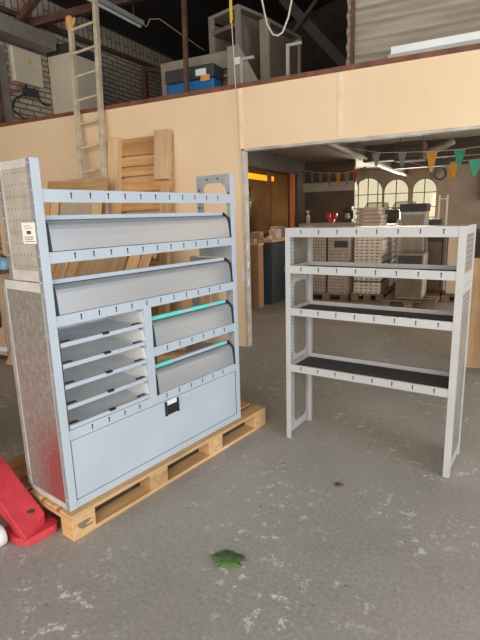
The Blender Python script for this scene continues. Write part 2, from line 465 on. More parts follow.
# office partition on the left of the rear hall
op = MB(); op.box(-3.66, -3.58, 4.94, 9.6, 0, 1.12); op.box(-3.66, -3.58, 9.45, 9.6, 1.12, 2.55); op.box(-3.66, -3.58, 4.94, 5.1, 1.12, 2.55)
struct('wall_office', op, 'backdark')
wn = MB()
for y in (6.3, 7.35, 8.42): wn.box(-3.65, -3.59, y - .03, y + .03, 1.12, 2.27)
wn.box(-3.65, -3.59, 5.1, 9.45, 1.12, 1.17)
wo = struct('window_4', wn, 'rust')
B(-3.63, -3.625, 5.1, 9.45, 1.17, 2.27).build('pane', 'oglass', wo)
struct('wall_storage', MB().box(-5.3, -5.2, 4.94, 9.9, 0, 2.55).box(-5.3, -3.66, 9.6, 9.7, 0, 2.55), simple('storage brown', (.46, .35, .22), .9, 0, .12, 3))
# room divider with a pale lintel beam
struct('wall_divider', MB().box(-3.58, -2.44, 10.05, 10.15, 0, 2.55).box(-3.58, -3.50, 9.6, 10.1, 0, 2.55), 'backdark')
struct('trim_12', B(-3.5, -2.40, 9.93, 10.05, 1.95, 2.13), 'beam')
struct('ground_outside', B(-25, 25, 13.2, 70, .5, .72), 'street')

# ------------------------------------------------------------------ rack A on its pallet
PH = .1335; RA = 1.3759443815738415; OA = (-1.68607, 1.44244)
WA, DA, HA = 1.3364, .3753, 1.6265
rackA = thing('shelving_unit', 'tall grey-white metal shelving unit with silver tilt bins, standing on the long wooden pallet', 'shelving unit', (OA[0], OA[1], PH), RA)
SEAM = 1.107; DU = .285

def slots(mb, u0, u1, z, y, step=.1, mi=1, face=-1):
    n = int((u1 - u0) / step); s0 = u0 + ((u1 - u0) - (n - 1) * step) / 2
    for k in range(n):
        x = s0 + k * step
        mb.box(x - .0025, x + .0025, y - .0012, y + .0005, z - .011, z + .008, mi)
        mb.lathe([(0, -.0012), (.0046, -.0012), (.0046, .0005)], 10, (x, y, z + .011), 1, mi)

def shelf(parent, u0, u1, ztop, depth, lip=.05, back=.03, mats=('paint', 'slot'), y0=0., label=None, step=.1):
    mb = MB()
    mb.box(u0, u1, y0, y0 + .004, ztop - lip, ztop)                      # front lip
    mb.box(u0, u1, y0 + .004, y0 + .014, ztop - .004, ztop)              # folded lip edge
    mb.box(u0, u1, y0 + .004, depth - .004, ztop - lip + .012, ztop - lip + .016)   # tray floor
    mb.box(u0, u1, depth - .004, depth, ztop - lip, ztop - lip + .02 + back)
    for u in (u0, u1 - .003): mb.box(u, u + .003, y0 + .004, depth - .004, ztop - lip + .016, ztop - .004)
    slots(mb, u0 + .03, u1 - .03, ztop - lip * .5, y0, step)
    return mb.build('shelf', list(mats), parent)

# front posts, back posts
for u in (0, WA - .04):
    mb = MB(); mb.box(u, u + .04, -.004, .0, 0, HA); mb.box(u if u == 0 else u + .036, u + .004 if u == 0 else u + .04, 0, .03, 0, HA)
    mb.box(u, u + .04, 0, .03, HA - .003, HA)
    mb.build('front_post', 'paint', rackA, .0012)
MB().box(.5435, .5935, -.002, .028, .352, .903).build('divider_post', 'paint', rackA, .001)
# left side: upper module (shallower) and lower module
o = MB().holed(.0, (.0, DU, SEAM + .003, HA), (.028, DU - .035, SEAM + .05, HA - .035), .004, .006).build('side_frame', 'paint_d', rackA)
B(.003, .005, .024, DU - .03, SEAM + .045, HA - .03).build('perforated_sheet', 'perf_tan', rackA, label='tan perforated sheet in the upper side frame')
MB().holed(.0, (.0, DA, 0, SEAM - .003), (.024, DA - .035, .03, SEAM - .045), .004, .006).build('side_frame', 'paint_d', rackA)
B(.003, .005, .02, DA - .03, .025, SEAM - .04).build('side_sheet', 'dirty', rackA, label='dirty grey side sheet with a red smear at its foot')
for (d, a, b) in ((DU, SEAM, HA), (DA, 0, SEAM)):
    B(0, .03, d - .03, d, a + .003, b - .001).build('back_post', 'zinc', rackA)
    B(WA - .03, WA, d - .03, d, a + .003, b - .001).build('back_post', 'zinc', rackA)
# rivets on the left side
rv = MB()
for z in [SEAM + .06 + .055 * k for k in range(9)]:
    for y in (.012, DU - .015): rv.lathe([(0, -.003), (.004, -.002), (.005, 0)], 8, (0, y, z), 0)
for z in [.06 + .09 * k for k in range(12)]:
    for y in (.01, DA - .016): rv.lathe([(0, -.003), (.004, -.002), (.005, 0)], 8, (0, y, z), 0)
rv.build('rivets', 'zinc', rackA)
# sticker
st = MB(); st.box(-.0012, .0005, .014, .122, 1.275, 1.365, 0)
st.box(-.0016, -.0012, .05, .085, 1.316, 1.330, 1)
for k, (a, b) in enumerate(((.026, .108), (.04, .108), (.03, .108))): st.box(-.0016, -.0012, a, b, 1.284 + .009 * k, 1.287 + .009 * k, 1)
for k, (a, b) in enumerate(((.03, .10), (.05, .108))): st.box(-.0016, -.0012, a, b, 1.341 + .009 * k, 1.343 + .009 * k, 1)
st.build('paper_label', ['paper', 'ink'], rackA, label='white printed paper label')
# right side: upper arch frame and lower punched sheet
rz = MB().holed(WA - .034, (.0, DU, SEAM + .003, HA), (.034, DU - .045, SEAM + .10, HA - .05), .065, .004)
for y, z in ((.10, HA - .025), (.19, HA - .025), (.262, HA - .09), (.017, HA - .12), (.262, HA - .2)):
    rz.lathe([(0, -.001), (.007, -.001), (.007, 0)], 10, (WA - .034, y, z), 0, 1)
rz.build('side_frame', ['zinc', 'slot'], rackA)
rz = MB().holed(WA - .034, (.0, DA, 0, SEAM - .003), (.06, DA - .06, .50, SEAM - .13), .06, .004)
for y in (.08, .16, .24, .32):
    for z in (SEAM - .05, SEAM - .09): rz.lathe([(0, -.001), (.007, -.001), (.007, 0)], 10, (WA - .034, y, z), 0, 1)
rz.build('side_frame', ['zinc', 'slot'], rackA)

Z1, Z2, Z3, Z4, Z5, Z6 = 1.5019, 1.2364, .953, .6786, .4013, .0394
UL, UR = .04, WA - .04
# top rail only has a lip, no floor
mb = MB(); mb.box(UL, UR, 0, .004, Z1 - .055, Z1); mb.box(UL, UR, .004, .016, Z1 - .004, Z1); slots(mb, UL + .05, UR - .03, Z1 - .027, 0)
mb.build('top_rail', ['paint', 'slot'], rackA)
shelf(rackA, UL, UR, Z2, DU - .004); shelf(rackA, UL, UR, Z3, DA - .034)
shelf(rackA, .5935, UR, Z4, DA - .034, .052); shelf(rackA, UL, UR, Z5, DA - .034)

def bin_front(u0, u1, z, h=.125, tape=(), back_y=.2):
    prof = []
    for y, zz in ((.001, 0), (.002, .012), (.007, .06), (.012, h - .034), (.017, h - .018), (.027, h - .006), (.038, h - .001), (.05, h)):
        prof.append((u0, y, z + zz))
    mb = MB().sheet(prof, (u1 - u0, 0, 0), .003)
    b = mb.build('bin_front', 'alu', rackA)
    r = MB(); r.box(u0, u1, .052, .056, z + h - .004, z + h + .026); r.box(u0, u1, .056, .075, z + h + .022, z + h + .026)
    r.build('top_rim', 'paint', b)
    B(u0, u1, .046, .0518, z + h - .001, z + h + .006).build('gap_line', 'black', b)  # black strip standing in for the shaded gap under the rim
    for u in (u0 - .015, u1):
        e = MB(); e.prism([(u, -.006, z - .002), (u, -.003, z + .02), (u, .001, z + .07), (u, .008, z + h - .012), (u, .05, z + h + .024), (u, .06, z + h + .024), (u, .06, z - .002)], (.015, 0, 0))
        e.build('end_cap', 'black', b)
    bx = MB(); bx.sheet([(u0 + .004, .07, z + h + .02), (u0 + .004, .16, z + .004), (u0 + .004, back_y, z + .004)], (u1 - u0 - .008, 0, 0), .002); bx.build('bin_floor', 'zinc', b)
    for a, c in tape:
        MB().box(u0 + a, u0 + c, .0505, .0765, z + h + .0255, z + h + .0275).box(u0 + a, u0 + c, .0505, .0522, z + h + .003, z + h + .0255).build('tape_strip', 'mint', b, label='mint protective tape')
    return b
bin_front(UL + .017, UR - .016, Z2 + .003, .128)
bin_front(UL + .017, UR - .016, Z3 + .003, .128)
bin_front(.5935 + .017, UR - .016, Z4 + .003, .126, ((.02, .27), (.33, .50), (.56, .66)))
bin_front(.5935 + .017, UR - .016, Z5 + .003, .126, ((.05, .16), (.57, .645)))
# the five open trays
TU0, TU1 = .046, .5415
for k in range(5):
    z = Z5 + .004 + k * .1
    mb = MB()
    mb.box(TU0 + .004, TU1 - .004, .006, .33, z + .004, z + .007)
    mb.box(TU0, TU1, 0, .004, z, z + .021); mb.box(TU0, TU1, .0, .012, z + .018, z + .021)
    mb.box(TU0 + .004, TU1 - .004, .327, .33, z + .007, z + .075)
    for u in (TU0, TU1 - .004):
        mb.prism([(u, .004, z + .004), (u, .33, z + .004), (u, .33, z + .082), (u, .02, z + .082), (u, .004, z + .03)], (.004, 0, 0))
    t = mb.build('tray', 'tray', rackA)
    B(TU0, TU1, -.002, 0, z, z + .021).build('tray_lip', 'paint', t, .0008)
    for u, w, y in ((TU0 + .012, .05, .012), (TU1 - .062, .05, .012), ((TU0 + TU1) / 2 - .02, .04, -.005)):
        MB().box(u, u + w, y, y + (.022 if y > 0 else .018), z + (.008 if y > 0 else .012), z + .024).build('clip', 'black', t, .003)
    MB().box(TU0 - .005, TU0 - .001, -.004, .01, z - .002, z + .095).build('side_strip', 'dark', t)
# bottom flap
fl = MB(); fl.box(UL + .006, UR - .006, -.001, .012, Z6 + .004, Z5 - .053)
d = fl.build('flap_door', 'paint', rackA, .0015)
fr = MB()
fr.box(UL, UR, .014, .018, Z6 - .002, Z5 - .05)
fr.build('shadow_gap', 'slot', rackA)
lt = MB()
U0 = .645; zc = Z5 - .088
lt.box(U0, U0 + .105, -.004, -.001, zc - .055, zc + .03)
lt.box(U0 + .012, U0 + .093, -.008, -.004, zc - .048, zc + .006)
lt.box(U0, U0 + .012, -.012, -.004, zc - .055, zc + .03); lt.box(U0 + .093, U0 + .105, -.012, -.004, zc - .055, zc + .03)
lt = lt.build('latch', 'black', d, .002, label='black recessed latch')
B(U0 + .014, U0 + .091, -.007, -.0039, zc + .006, zc + .034).build('latch_tab', 'white', d)
mb = MB(); mb.box(UL, UR, 0, .004, 0, Z6); mb.box(UL, UR, .004, DA - .03, .002, .006)
mb.build('plinth_rail', 'paint', rackA)
B(UL, UR, DA - .006, DA - .003, .01, Z5 - .05).build('back_sheet', 'zinc', rackA)

# ------------------------------------------------------------------ pallets
def pallet(name, label, L, D, H, loc, rz, nb=3, cat='pallet', dark=False):
    root = thing(name, label, cat, loc, rz)
    wl, wc = ('wood_grey', 'wood_grey') if dark else ('wood', 'wood_y')
    t = .02; bh = H - 3 * t
    n = 6; w = .104; gap = (D - n * w) / (n - 1)
    for k in range(n):
        y = k * (w + gap)
        B(random.uniform(0, .004), L - random.uniform(0, .004), y, y + w, H - t, H).build('deck_board', wl, root, .003)
    bx = [0 + (L - .13) * k / (nb - 1) for k in range(nb)]
    for x in bx: B(x, x + .13, 0, D, H - 2 * t, H - t).build('cross_board', wc, root, .002)
    for y in (0, D / 2 - .05, D - .10):
        for x in bx: B(x, x + .13, y, y + .10, t, t + bh).build('block', wc, root, .004)
        B(0, L, y, y + .10, 0, t).build('bottom_board', wl, root, .003)
    return root
c_, s_ = math.cos(RA), math.sin(RA)
pu, pv = -.021, -.0424
PA = (OA[0] + pu * c_ - pv * s_, OA[1] + pu * s_ + pv * c_, 0)
pal = pallet('pallet', 'long pale wooden pallet lying on the floor under the tall shelving unit', 1.6017, .80, PH, PA, RA, 4)
stp = MB()
for k, (a, b, zz) in enumerate(((.03, .09, .062), (.035, .075, .052), (.025, .10, .072), (.05, .11, .042))): stp.box(a, b, -.0008, .0002, zz, zz + .006)
stp.build('ink_stamp', 'ink', pal, label='smudged black ink stamp on the corner block')

# ------------------------------------------------------------------ rack B
OB = (-1.12136, 2.8495); RBz = -.11078604835268019
WB, DB, HB = 1.0431, .3494, 1.418
rackB = thing('shelving_unit', 'shorter open light grey shelving unit with black mats standing on the bare floor', 'shelving unit', (OB[0], OB[1], 0), RBz)
for u in (0, WB - .035):
    mb = MB(); mb.box(u, u + .035, -.003, .0, 0, HB)
    xo = u if u == 0 else u + .031
    mb.box(xo, xo + .004, 0, .035, 0, HB)
    mb.build('front_post', 'paint_b', rackB, .001)
    B(u if u == 0 else WB - .03, .03 if u == 0 else WB, DB - .03, DB, 0, HB).build('back_post', 'paint_b', rackB, .001)
mods = [(1.10, HB), (.05, 1.097)]
for side, xo in (('l', .004), ('r', WB - .008)):
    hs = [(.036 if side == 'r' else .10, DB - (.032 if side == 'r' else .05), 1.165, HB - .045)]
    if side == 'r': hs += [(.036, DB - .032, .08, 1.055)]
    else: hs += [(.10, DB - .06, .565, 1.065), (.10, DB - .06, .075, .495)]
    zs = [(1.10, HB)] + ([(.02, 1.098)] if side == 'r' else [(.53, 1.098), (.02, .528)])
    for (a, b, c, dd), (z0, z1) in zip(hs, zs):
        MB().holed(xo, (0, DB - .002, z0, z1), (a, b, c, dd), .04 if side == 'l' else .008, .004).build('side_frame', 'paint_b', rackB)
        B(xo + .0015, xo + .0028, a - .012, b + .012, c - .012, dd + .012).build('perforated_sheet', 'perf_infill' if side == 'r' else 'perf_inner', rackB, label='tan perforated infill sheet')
    # punched strips beside the posts inside
    xs = xo + .0045 if side == 'l' else xo - .0012
    B(xs, xs + .0012, .038, .095, .03, HB - .02).build('punched_strip', 'post_holes', rackB)
    B(xs, xs + .0012, DB - .055, DB - .012, .03, HB - .02).build('punched_strip', 'post_holes', rackB)
UBL, UBR = .035, WB - .035
for zt, lip, mat_ in ((HB - .001, .055, False), (1.1837, .048, True), (.9108, .048, True), (.5298, .048, True)):
    s = shelf(rackB, UBL - .022, UBR + .022, zt, DB - .03, lip, .026, ('paint_b', 'slot'), y0=.0, step=.118)
    if mat_: B(UBL - .01, UBR + .01, .016, DB - .04, zt - lip + .0165, zt - lip + .021).build('mat', 'rubber', s, label='black ribbed rubber mat')
    else: B(UBL - .02, UBR + .02, .0145, DB - .035, zt - .006, zt - .002).build('top_plate', 'paint_b', s)

# ------------------------------------------------------------------ red pallet truck beside the pallet
jk = thing('lift_truck', 'red hand lift truck with scuffed sloping leg at the left edge beside the long pallet', 'lift truck', PA, RA)
def leg(x, parent):
    # sloping channel beside the pallet end, local y runs away from its foot
    k = .49; mb = MB(); y1 = 1.15
    def zt(y): return .080 + k * (y - .165)
    L = [(x - .07, .132, zt(.132)), (x - .07, y1, zt(y1)), (x - .07, y1, zt(y1) - .07), (x - .07, .25, .045), (x - .07, .132, .040)]
    R_ = [(x + .07, .198, zt(.198)), (x + .07, y1, zt(y1)), (x + .07, y1, zt(y1) - .07), (x + .07, .28, .052), (x + .07, .198, .040)]
    n = 5
    mb.add(L + R_, [tuple(range(n))[::-1], tuple(range(n, 2 * n))] + [(q, (q + 1) % n, n + (q + 1) % n, n + q) for q in range(n)])
    f = mb.build('leg', 'red', parent, .006, 3)
    sh = MB(); sh.prism([(x - .085, .33, .003), (x - .085, .20, .003), (x - .05, .145, .003), (x + .09, .137, .003), (x + .112, .16, .003), (x + .112, .33, .003)], (0, 0, .040))
    sh.build('foot_plate', 'red', f, .008, 2)
    zb = zt(.235); MB().tube([(x + .02, .235, zb - .012), (x + .02, .235 - .0018, zb + .0035)], .017, 16).build('bolt', 'rust', f)
    return f
f1 = leg(-.095, jk); f2 = leg(-.62, jk)
for f, x in ((f1, -.222), (f2, -.75)):
    MB().lathe([(.022, -.018), (.046, -.020), (.051, -.014), (.051, .014), (.046, .020), (.022, .018)], 24, (x, .273, .051), 0).build('wheel', 'nylon', f)
    MB().lathe([(0, -.022), (.022, -.022), (.022, .022), (0, .022)], 16, (x, .273, .051), 0).build('wheel_hub', 'steel', f)
B(-.56, -.165, .36, .41, .06, .095).build('cross_bar', 'red', jk, .004)
B(-.72, -.02, 1.10, 1.28, .05, .72).build('lift_body', 'red', jk, .02)
mb = MB(); mb.tube([(-.36, 1.26, .70), (-.36, 1.30, .95), (-.36, 1.38, 1.2)], .018); mb.tube([(-.48, 1.38, 1.21), (-.24, 1.38, 1.21)], .016); mb.build('tiller', 'black', jk)
for x in (-.45, -.27): MB().lathe([(0, -.025), (.065, -.025), (.08, -.018), (.08, .018), (.065, .025), (0, .025)], 20, (x, 1.32, .08), 0).build('steer_wheel', 'nylon', jk)

# ------------------------------------------------------------------ leaf and scrap on the floor
def leaf(name, label, loc, rz, s, m, lobes):
    root = thing(name, label, 'leaf', loc, rz)
    out = []
    K = 80
    for k in range(K):
        t = 2 * PI * k / K
        r = .60 + .16 * abs(math.cos(lobes * t / 2)) ** .8 + .03 * math.cos(16 * t) - .22 * max(0, 1 - abs(t - PI) / .5) - .20 * max(0, 1 - abs(t - 1.0) / .18)
        x, y = r * math.cos(t) * 1.05, r * math.sin(t) * .85
        out.append((x * s, y * s, .004 + .008 * s / .1 * (.5 + .5 * math.sin(2 * x + 2 * y))))
    mb = MB(); vs = [(0, 0, .004)] + out
    mb.add(vs, [(0, 1 + k, 1 + (k + 1) % K) for k in range(K)], 0, True)
    o = mb.build('blade', m, root); so = o.modifiers.new('t', 'SOLIDIFY'); so.thickness = .0012
    MB().tube([(-.25 * s, 0, .006), (-.6 * s, -.02 * s, .006), (-.95 * s, -.16 * s, .004)], .0016, 6).build('stem', m, root)
    vn = MB()
    for a in (-.9, -.45, 0, .45, .9): vn.tube([(-.2 * s, 0, .0105), (.25 * s * math.cos(a), .25 * s * math.sin(a), .012), (.5 * s * math.cos(a), .5 * s * math.sin(a), .014)], .0008, 5)
    vn.build('veins', m, root)
leaf('leaf', 'green maple leaf lying on the grey floor in the foreground', (-.915, 1.612, 0), 3.35, .098, 'leafm', 5)
leaf('leaf', 'small dry brown leaf scrap on the floor between both shelving units', (-.635, 2.405, 0), .5, .032, 'deadleaf', 3)

# ------------------------------------------------------------------ ladder leaning on the parapet
ld = thing('ladder', 'tall pale narrow ladder leaning against the cream wall top', 'ladder', (-4.0, 4.21, 0))
def lpt(side, z):
    x0, dx = ((-4.167, -.1605), (-3.868, -.1305))[side]
    return Vector((x0 + dx * z + 4.0, .1942 * z + .001, z))
for s, zt in ((0, 3.88), (1, 4.35)):
    MB().bar(lpt(s, 0.02), lpt(s, zt), .05, .065, (0, 1, 0)).build('rail', 'ladder', ld, .006)
for k in range(13):
    z = 3.815 - .289 * k
    MB().bar(lpt(0, z), lpt(1, z + .03), .028, .028, (0, 1, 0)).build('rung', 'ladder', ld, .004)
g = MB()
p = lpt(0, 3.88)
g.lathe([(0, .13), (.03, .125), (.05, .10), (.054, .05), (.048, .0), (.045, -.04)], 14, (p.x - .01, p.y, p.z - .02), 2)
g.tube([(p.x + .03, p.y, p.z + .0), (p.x + .065, p.y, p.z + .045), (p.x + .072, p.y, p.z + .075)], [.022, .02, .013], 8)
go = g.build('work_glove', 'orange'); go.location = (-4.0, 4.21, 0)
tag(go, 'faded orange work glove pulled over the left ladder rail top', 'glove')

# ------------------------------------------------------------------ pallets and timber leaning behind the tall rack
def lean(root, y0, y1, h):           # tilt about x so local z climbs the wall
    root.rotation_euler = (-math.atan2(y1 - y0, h), 0, 0)
p1 = thing('leaning_pallet', 'tall pale pallet stood upright on the cream wall right of the ladder', 'pallet', (-4.10, 4.45, 0))
hs = [(2.27, 2.47), (2.145, 2.25), (2.03, 2.125), (1.845, 2.0)] + [(1.62 - .2 * k, 1.78 - .2 * k) for k in range(8)]
for a, b in hs: B(.02, .84, .03, .052, a, b).build('deck_board', 'wood_o', p1, .004)
B(-.02, .115, -.075, .03, .01, 2.47).build('stringer', 'wood_l', p1, .006)
B(.64, .84, -.05, .03, 1.95, 2.50).build('stringer', 'wood_l', p1, .006, label='short upright board at the top right')
B(.72, .84, -.03, .03, .01, 1.88).build('stringer', 'wood_dark_z', p1, .006)
lean(p1, 4.45, 4.785, 2.45)
p2 = thing('leaning_pallet', 'lower pallet frame leaning in front of the ladder foot', 'pallet', (-4.86, 3.98, 0))
B(0.06, .98, -.03, .02, 1.86, 2.01).build('cross_board', 'wood_dark', p2, .004)
for x, w in ((.0, .13), (.17, .10), (.82, .13)): B(x, x + w, -.055, -.03, .01, 1.84).build('upright_board', 'wood_z', p2, .004)
B(.0, .98, -.03, .0, .9, 1.02).build('cross_board', 'wood_dark', p2, .004); B(.0, .98, -.03, .0, .1, .22).build('cross_board', 'wood_dark', p2, .004)
B(.22, .80, .0, .02, 1.0, 1.86).build('backing_sheet', simple('plywood backing', (.50, .39, .28), .8, 0, .06, 3), p2)
lean(p2, 3.98, 4.38, 2.0)
p3 = thing('leaning_pallet', 'dark weathered pallet sloping low behind the middle shelves', 'pallet', (-4.50, 3.22, 0))
for k, (x, w, m) in enumerate(((.0, .2, 'wood_dark_z'), (.22, .17, 'wood_dark_z'), (.41, .13, 'wood_z'), (.56, .62, 'wood_dark_z'), (1.21, .14, 'wood_z'), (1.37, .11, 'wood_z'))):
    B(x, x + w, 0, .024, .02, 1.55 - .05 * (k % 2)).build('deck_board', m, p3, .004)
for z in (.1, .75, 1.35): B(0, 1.48, .024, .10, z, z + .1).build('cross_board', 'wood_dark', p3, .004)
lean(p3, 3.22, 4.05, 1.3)
for k, (a, b, w, h, m, lab) in enumerate((
        ((-3.00, 3.92, .05), (-2.50, 4.24, .05), .11, .09, 'wood', 'pale timber beam lying on the floor behind the shelving unit, nearest the doorway'),
        ((-2.98, 2.9, .05), (-2.66, 3.7, .05), .10, .09, 'wood_dark', 'brown timber beam on the floor behind the lower tilt bin'),
        ((-3.02, 4.35, .03), (-3.04, 4.80, .92), .16, .03, 'wood_z', 'short pale plank leaning on the wall behind the lower bins'),
        ((-2.80, 4.38, .03), (-2.78, 4.80, .95), .10, .03, 'wood_dark_z', 'narrow brown plank leaning on the wall left of the doorway'))):
    tag(MB().bar(a, b, w, h, (0, 0, 1) if k < 2 else (0, 1, 0)).build('plank', m, None, .005), lab, 'plank')

# cupboard at far left behind rack A
cb = thing('cupboard', 'low tan cupboard with brown top by the left edge behind the tall rack', 'cupboard', (-5.6, 3.36, 0))
B(0, 1.02, .0, .5, .06, .97).build('body', 'tan', cb, .004)
B(-.02, 1.05, -.03, .52, .97, 1.0).build('top_board', 'brownwood', cb, .003)
B(.02, .98, .03, .47, 0, .06).build('plinth', 'dark', cb)
B(.52, 1.0, -.018, 0, .08, .95).build('door', 'tan', cb, .003); B(.02, .50, -.018, 0, .08, .95).build('door', 'tan', cb, .003)
B(.94, 1.06, -.06, -.018, .13, .18).build('hinge_arm', 'white', cb, .004)
MB().tube([(.93, -.03, .72), (.97, -.035, .66), (.99, -.035, .5), (.97, -.035, .40), (.9, -.03, .38)], .012, 8).build('handle', 'dark', cb)
bt = thing('bottle', 'pale blue plastic bottle on the brown top of the tan cupboard', 'bottle', (-4.66, 3.5, 1.0))
MB().lathe([(0, 0), (.05, 0), (.055, .01), (.055, .09), (.045, .105), (.018, .12), (.018, .135)], 18, (0, 0, 0)).build('body', 'lightblue', bt)
MB().lathe([(.022, .132), (.022, .155), (0, .155)], 14, (0, 0, 0)).build('cap', 'dark', bt)
tag(B(-5.0, -4.78, 3.5, 3.68, 1.0, 1.13).build('parts_box', 'lightblue', None, .006), 'pale blue parts box on the tan cupboard beside the bottle', 'box')

# ------------------------------------------------------------------ upstairs store
wb = thing('wall_box', 'cream square meter box on the white brick wall upstairs', 'meter box', (-6.45, 5.60, 3.79))
B(0, .10, -.25, .30, -.24, .25).build('cover', 'boiler', wb, .03, 3)
MB().lathe([(0, .004), (.03, .003), (.034, 0)], 14, (.10, .05, .08), 0).build('badge', 'yellow', wb)
tag(B(-6.45, -6.40, 5.10, 5.28, 2.70, 4.0).build('backing_board', 'mezz_grey', None, .004), 'narrow grey backing board left of the meter box', 'board')
cabs = [('black cable drooping under the meter box', 'cable', [(-6.42, 5.6, 3.55), (-6.38, 5.55, 3.42), (-6.40, 5.35, 3.30), (-6.42, 5.3, 3.15), (-6.43, 5.5, 3.05), (-6.43, 5.8, 3.1)]),
        ('red cable looping under the meter box', 'redcable', [(-6.42, 5.5, 3.55), (-6.38, 5.45, 3.45), (-6.39, 5.30, 3.38), (-6.42, 5.22, 3.5), (-6.43, 5.2, 3.6)]),
        ('dark cable running along the brick toward the boiler', 'cable', [(-6.42, 5.75, 3.54), (-6.40, 5.78, 3.40), (-6.43, 5.9, 3.33), (-6.43, 6.04, 3.33)])]
for lab, m, pts in cabs: tag(MB().tube(pts, .013, 6).build('cable', m), lab, 'cable')
jx = thing('junction_box', 'small junction box with cable glands on the brick below the meter box', 'junction box', (-6.45, 5.66, 3.45))
B(0, .07, -.12, .14, -.06, .05).build('case', 'dark', jx, .006)
for y in (-.06, .02, .08): MB().lathe([(0, -.09), (.016, -.09), (.02, -.06)], 10, (.035, y, 0), 2).build('cable_gland', 'steel', jx)
bo = thing('boiler', 'tall cream boiler cabinet by the brick wall behind the ladder', 'boiler', (-6.42, 6.08, 2.70))
B(0, .47, 0, .68, .02, 1.36).build('casing', 'boiler', bo, .012)
B(-.0, .47, .0, .68, 1.37, 1.50).build('top_vent', 'dark', bo, .006)
B(.471, .476, .05, .63, .15, 1.28).build('front_cover', 'boiler', bo, .003)
tag(MB().box(-6.44, -6.12, 4.3, 6.0, 4.08, 4.30).build('duct', 'duct', None, .01), 'grey square duct running along the brick wall under the roof', 'duct')
# steelwork
for i, (lab, a, b, w) in enumerate((
        ('rust brown post in front of the blue bin', (-3.43, 5.42, 2.70), (-3.36, 5.42, 5.75), .05),
        ('rust brown post beside the corrugated sheet', (-1.33, 5.26, 2.70), (-1.33, 5.26, 6.0), .035),
        ('rust brown post at the top left edge by the meter box', (-6.28, 4.98, 2.70), (-6.28, 4.98, 4.95), .07),
        ('rust brown post of the bracket on the brick wall', (-6.05, 8.1, 2.70), (-6.05, 8.1, 4.35), .09))):
    tag(MB().bar(a, b, w, w, (0, 1, 0)).build('steel_post', 'rust', None, .004), lab, 'post')
for i, (lab, a, b, w) in enumerate((
        ('dark roof strut falling right behind the stored racks', (-2.75, 7.0, 4.45), (-1.80, 7.0, 3.40), .13),
        ('thin dark brace crossing the roof strut', (-2.05, 6.85, 4.45), (-2.75, 6.85, 3.75), .05),
        ('dark roof truss member above the ladder', (-6.4, 5.75, 4.42), (-3.0, 7.6, 5.25), .11),
        ('dark diagonal truss brace in the top left corner', (-6.35, 5.5, 4.35), (-5.2, 5.6, 5.1), .09),
        ('dark wall plate beam over the brick at top left', (-6.40, 4.9, 4.48), (-6.40, 10.0, 4.60), .07),
        ('rust brown bracket arm reaching from the bracket post', (-6.05, 8.1, 4.30), (-5.3, 8.9, 4.30), .08),
        ('lower rust brown bracket arm on the bracket post', (-6.05, 8.1, 3.75), (-5.3, 8.6, 3.75), .06))):
    tag(MB().bar(a, b, w, w).build('steel_beam', 'rust' if i > 1 else 'roofsteel', None, .004), lab, 'beam')
# blue bin
bb = thing('storage_bin', 'blue plastic bin with dark lid behind the brown post upstairs', 'bin', (-3.85, 5.62, 2.70))
B(0, .70, 0, .22, .0, .50).build('tub', 'blue', bb, .02)
B(-.015, .715, -.02, .24, .50, .66).build('lid', 'dark', bb, .02)
lb = MB(); lb.box(.46, .61, -.026, -.018, .535, .61, 0); lb.box(.53, .66, -.026, -.018, .465, .535, 1)
lb.build('warning_label', ['paper', 'orange'], bb, label='white and orange label')
# grey frame behind the bin
fm = thing('shelving_unit', 'low grey shelf frame lying behind the blue bin upstairs', 'shelving unit', (-4.12, 5.89, 2.70))
B(0, 1.20, 0, .02, .66, .86).build('top_rail', 'mezz_grey', fm, .004)
for x in (0, 1.12): B(x, x + .08, 0, .09, 0, .66).build('post', 'mezz_grey', fm, .004)
B(.08, 1.12, .075, .09, .05, .7).build('back_sheet', 'mezz_panel', fm); B(.0, 1.2, .02, .09, .56, .59).build('shelf', 'mezz_grey', fm)
fg = thing('metal_bracket', 'grey angle bracket piece with white tag left of the hanging strap', 'bracket', (-2.72, 5.72, 2.70))
MB().prism([(-.28, 0, 0), (.20, 0, 0), (.20, 0, .28), (-.12, 0, .84), (-.28, 0, .84)], (0, .03, 0)).build('plate', 'mezz_grey', fg, .004)
B(-.19, -.10, -.006, 0, .62, .70).build('paper_tag', 'paper', fg)
# stored racks standing upstairs
def stored_rack(label, loc, rz, w, d, h, nsh):
    r = thing('shelving_unit', label, 'shelving unit', loc, rz, None)
    for x in (0, w - .07):
        for y in (0, d - .05): B(x, x + .07, y, y + .05, 0, h).build('post', 'mezz_grey', r, .003)
        B(x + .03, x + .04, .05, d - .05, .05, h - .05).build('side_sheet', 'mezz_panel', r)
    B(0, w, 0, d, h, h + .04).build('top_plate', 'mezz_grey', r, .003)
    for k in range(nsh):
        z = .1 + (h - .3) * k / max(1, nsh - 1)
        B(.07, w - .07, .0, d, z, z + .05).build('shelf', 'mezz_panel', r)
    return r
stored_rack('tallest stored grey rack upstairs, behind the hanging yellow strap', (-3.50, 6.16, 2.70), -.30, .56, .55, 1.36, 2)
stored_rack('narrow stored grey rack upstairs, right of the tallest one', (-2.70, 6.04, 2.70), -.16, .13, .85, 1.14, 2)
for lab, x, y, h, l in (('grey angle iron standing behind the hanging cord', -2.62, 5.3, .52, .17), ('grey angle iron standing right of the hanging cord, the shorter', -2.38, 5.25, .24, .25), ('grey angle iron standing before the narrow stored rack', -2.12, 5.45, .62, .18)):
    a = thing('angle_iron', lab, 'angle iron', (x, y, 2.70))
    B(0, .035, 0, .035, 0, h).build('upright', 'beam', a, .002); B(.0, l, 0, .03, h, h + .03).build('flange', 'beam', a, .002)
